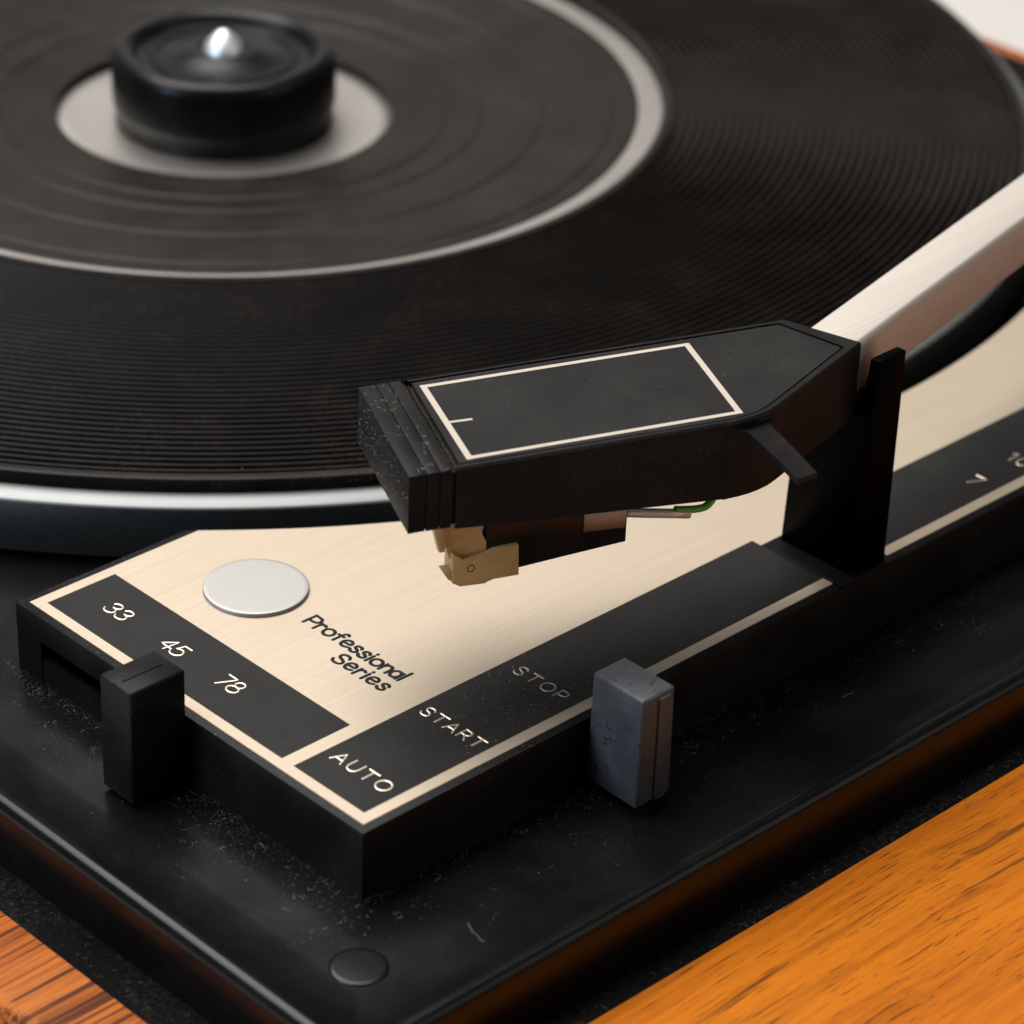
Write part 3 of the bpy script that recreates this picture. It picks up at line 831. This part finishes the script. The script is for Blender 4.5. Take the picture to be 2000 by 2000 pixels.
# dusty rim of the panel
for _ in range(900):
    k = rng.random()
    if k < 0.5: x = rng.uniform(-1.15, -0.1); y = rng.uniform(-1, 65)
    elif k < 0.75: x = rng.uniform(-1, 27); y = LB + rng.uniform(0.1, 1.15)
    else: x = rng.uniform(-1, 80); y = rng.uniform(-1.15, -0.1)
    speck(x, y, -0.05, size() * 0.8, rng.choice((2, 2, 1, 0)))
# headshell: label plate, border gap, cap
for _ in range(260):
    s, wv = rng.uniform(7, 60), rng.uniform(1.2, 21.5)
    if s > 47 and wv < (s - 47) * 0.68 + 2.5: continue
    q = L2(s, wv)
    (speck(q[0], q[1], 32.935, size() * 0.85, rng.choice((0, 2, 2))) if rng.random() < 0.72 else fibre(q[0], q[1], 32.94, rng.uniform(0.25, 0.9), 0.009, 2, 0.06))
for _ in range(520):
    wv = rng.uniform(0.3, 22.5); q = L2(rng.uniform(5.5, 6.6) + 0.0857 * wv, wv)
    speck(q[0], q[1], 32.35 + rng.uniform(0, 0.25), size() * 1.1, rng.choice((1, 1, 2)))
for _ in range(260):
    s = rng.uniform(8, 58); q = L2(s, 22.0 + rng.uniform(-0.1, 0.1)); speck(q[0], q[1], 32.7 + rng.uniform(0, 0.2), size() * 0.8, rng.choice((1, 2, 2)))
for _ in range(150):
    s = rng.uniform(7, 44); q = L2(s, 0.98 + rng.uniform(-0.1, 0.1)); speck(q[0], q[1], 32.75 + rng.uniform(0, 0.2), size() * 0.8, rng.choice((1, 2, 2)))
for _ in range(190):
    wv = rng.uniform(0.3, 22.4); q = L2(rng.uniform(0.1, 5.2) + 0.0857 * wv, wv)
    (speck(q[0], q[1], 33.0, size() * 0.8, rng.choice((0, 2, 2, 2))) if rng.random() < 0.8 else fibre(q[0], q[1], 33.0, rng.uniform(0.3, 1.1), 0.010, 0, 0.1))
for _ in range(1100):
    wv = rng.uniform(0.2, 22.5); z = rng.uniform(25.5, 32.9)
    if rng.random() > 0.25 + 0.75 * wv / 22: continue
    q = L2(-0.02 + 0.0857 * wv, wv); speck(q[0], q[1], z, size() * 1.15, rng.choice((1, 2, 2, 2, 0)))
for _ in range(130):
    s = rng.uniform(3, 40); z = rng.uniform(24.8, 32.2); q = L2(s, -0.01); speck(q[0], q[1], z, size() * 0.7, 2)
for _ in range(110):
    s, z = rng.gauss(24, 4.5), rng.gauss(17.2, 1.2)
    if 17 < s < 31 and 15 < z < 20: q = L2(s, 5.93); speck(q[0], q[1], z, size() * 0.8, rng.choice((1, 2, 2)))
# mat specks
for _ in range(700):
    a = rng.uniform(0, 2 * math.pi); r = 76 + 60 * math.sqrt(rng.random())
    speck(PCX + r * math.cos(a), PCY + r * math.sin(a), 1.98, size() * 1.3, pick())
for _ in range(160):
    a = rng.uniform(math.radians(185), math.radians(300)); r = 137.25
    speck(PCX + r * math.cos(a), PCY + r * math.sin(a), rng.uniform(0.3, 1.6), size(), 2)
# deck flank, ledge
for _ in range(300):
    x = rng.uniform(-10, 150); y = -23.2 - rng.random() * 4
    (speck(x, y, -18.09, size(), pick()) if rng.random() < 0.6 else fibre(x, y, -18.08, rng.uniform(0.4, 1.6), 0.011, rng.choice((1, 2)), 0.3))
for _ in range(300):
    y = rng.uniform(-10, 60); x = -22.2 - rng.random() * 4.8
    (speck(x, y, -18.09, size(), pick()) if rng.random() < 0.7 else fibre(x, y, -18.08, rng.uniform(0.3, 1.0), 0.010, rng.choice((1, 2)), 0.2))
# levers
for _ in range(70):
    speck(rng.uniform(-9.3, -2), rng.uniform(31, 36.3), 6.7, size() * 0.8, 2)
    speck(rng.uniform(35.6, 40.5), rng.uniform(-9.8, -1.8), 6.6, size() * 0.8, 2)
me = bpy.data.meshes.new('dust')
me.from_pydata([(x * MM, y * MM, z * MM) for x, y, z in dv], [], df)
for k in ('dust_pale', 'dust_brown', 'dust_grey'): me.materials.append(M[k])
me.polygons.foreach_set('material_index', dm)
dust = bpy.data.objects.new('dust', me); COL.objects.link(dust)
dust['kind'] = 'stuff'
dust['label'] = 'pale dust specks and lint fibres scattered over deck, panel and headshell'
dust['category'] = 'dust'
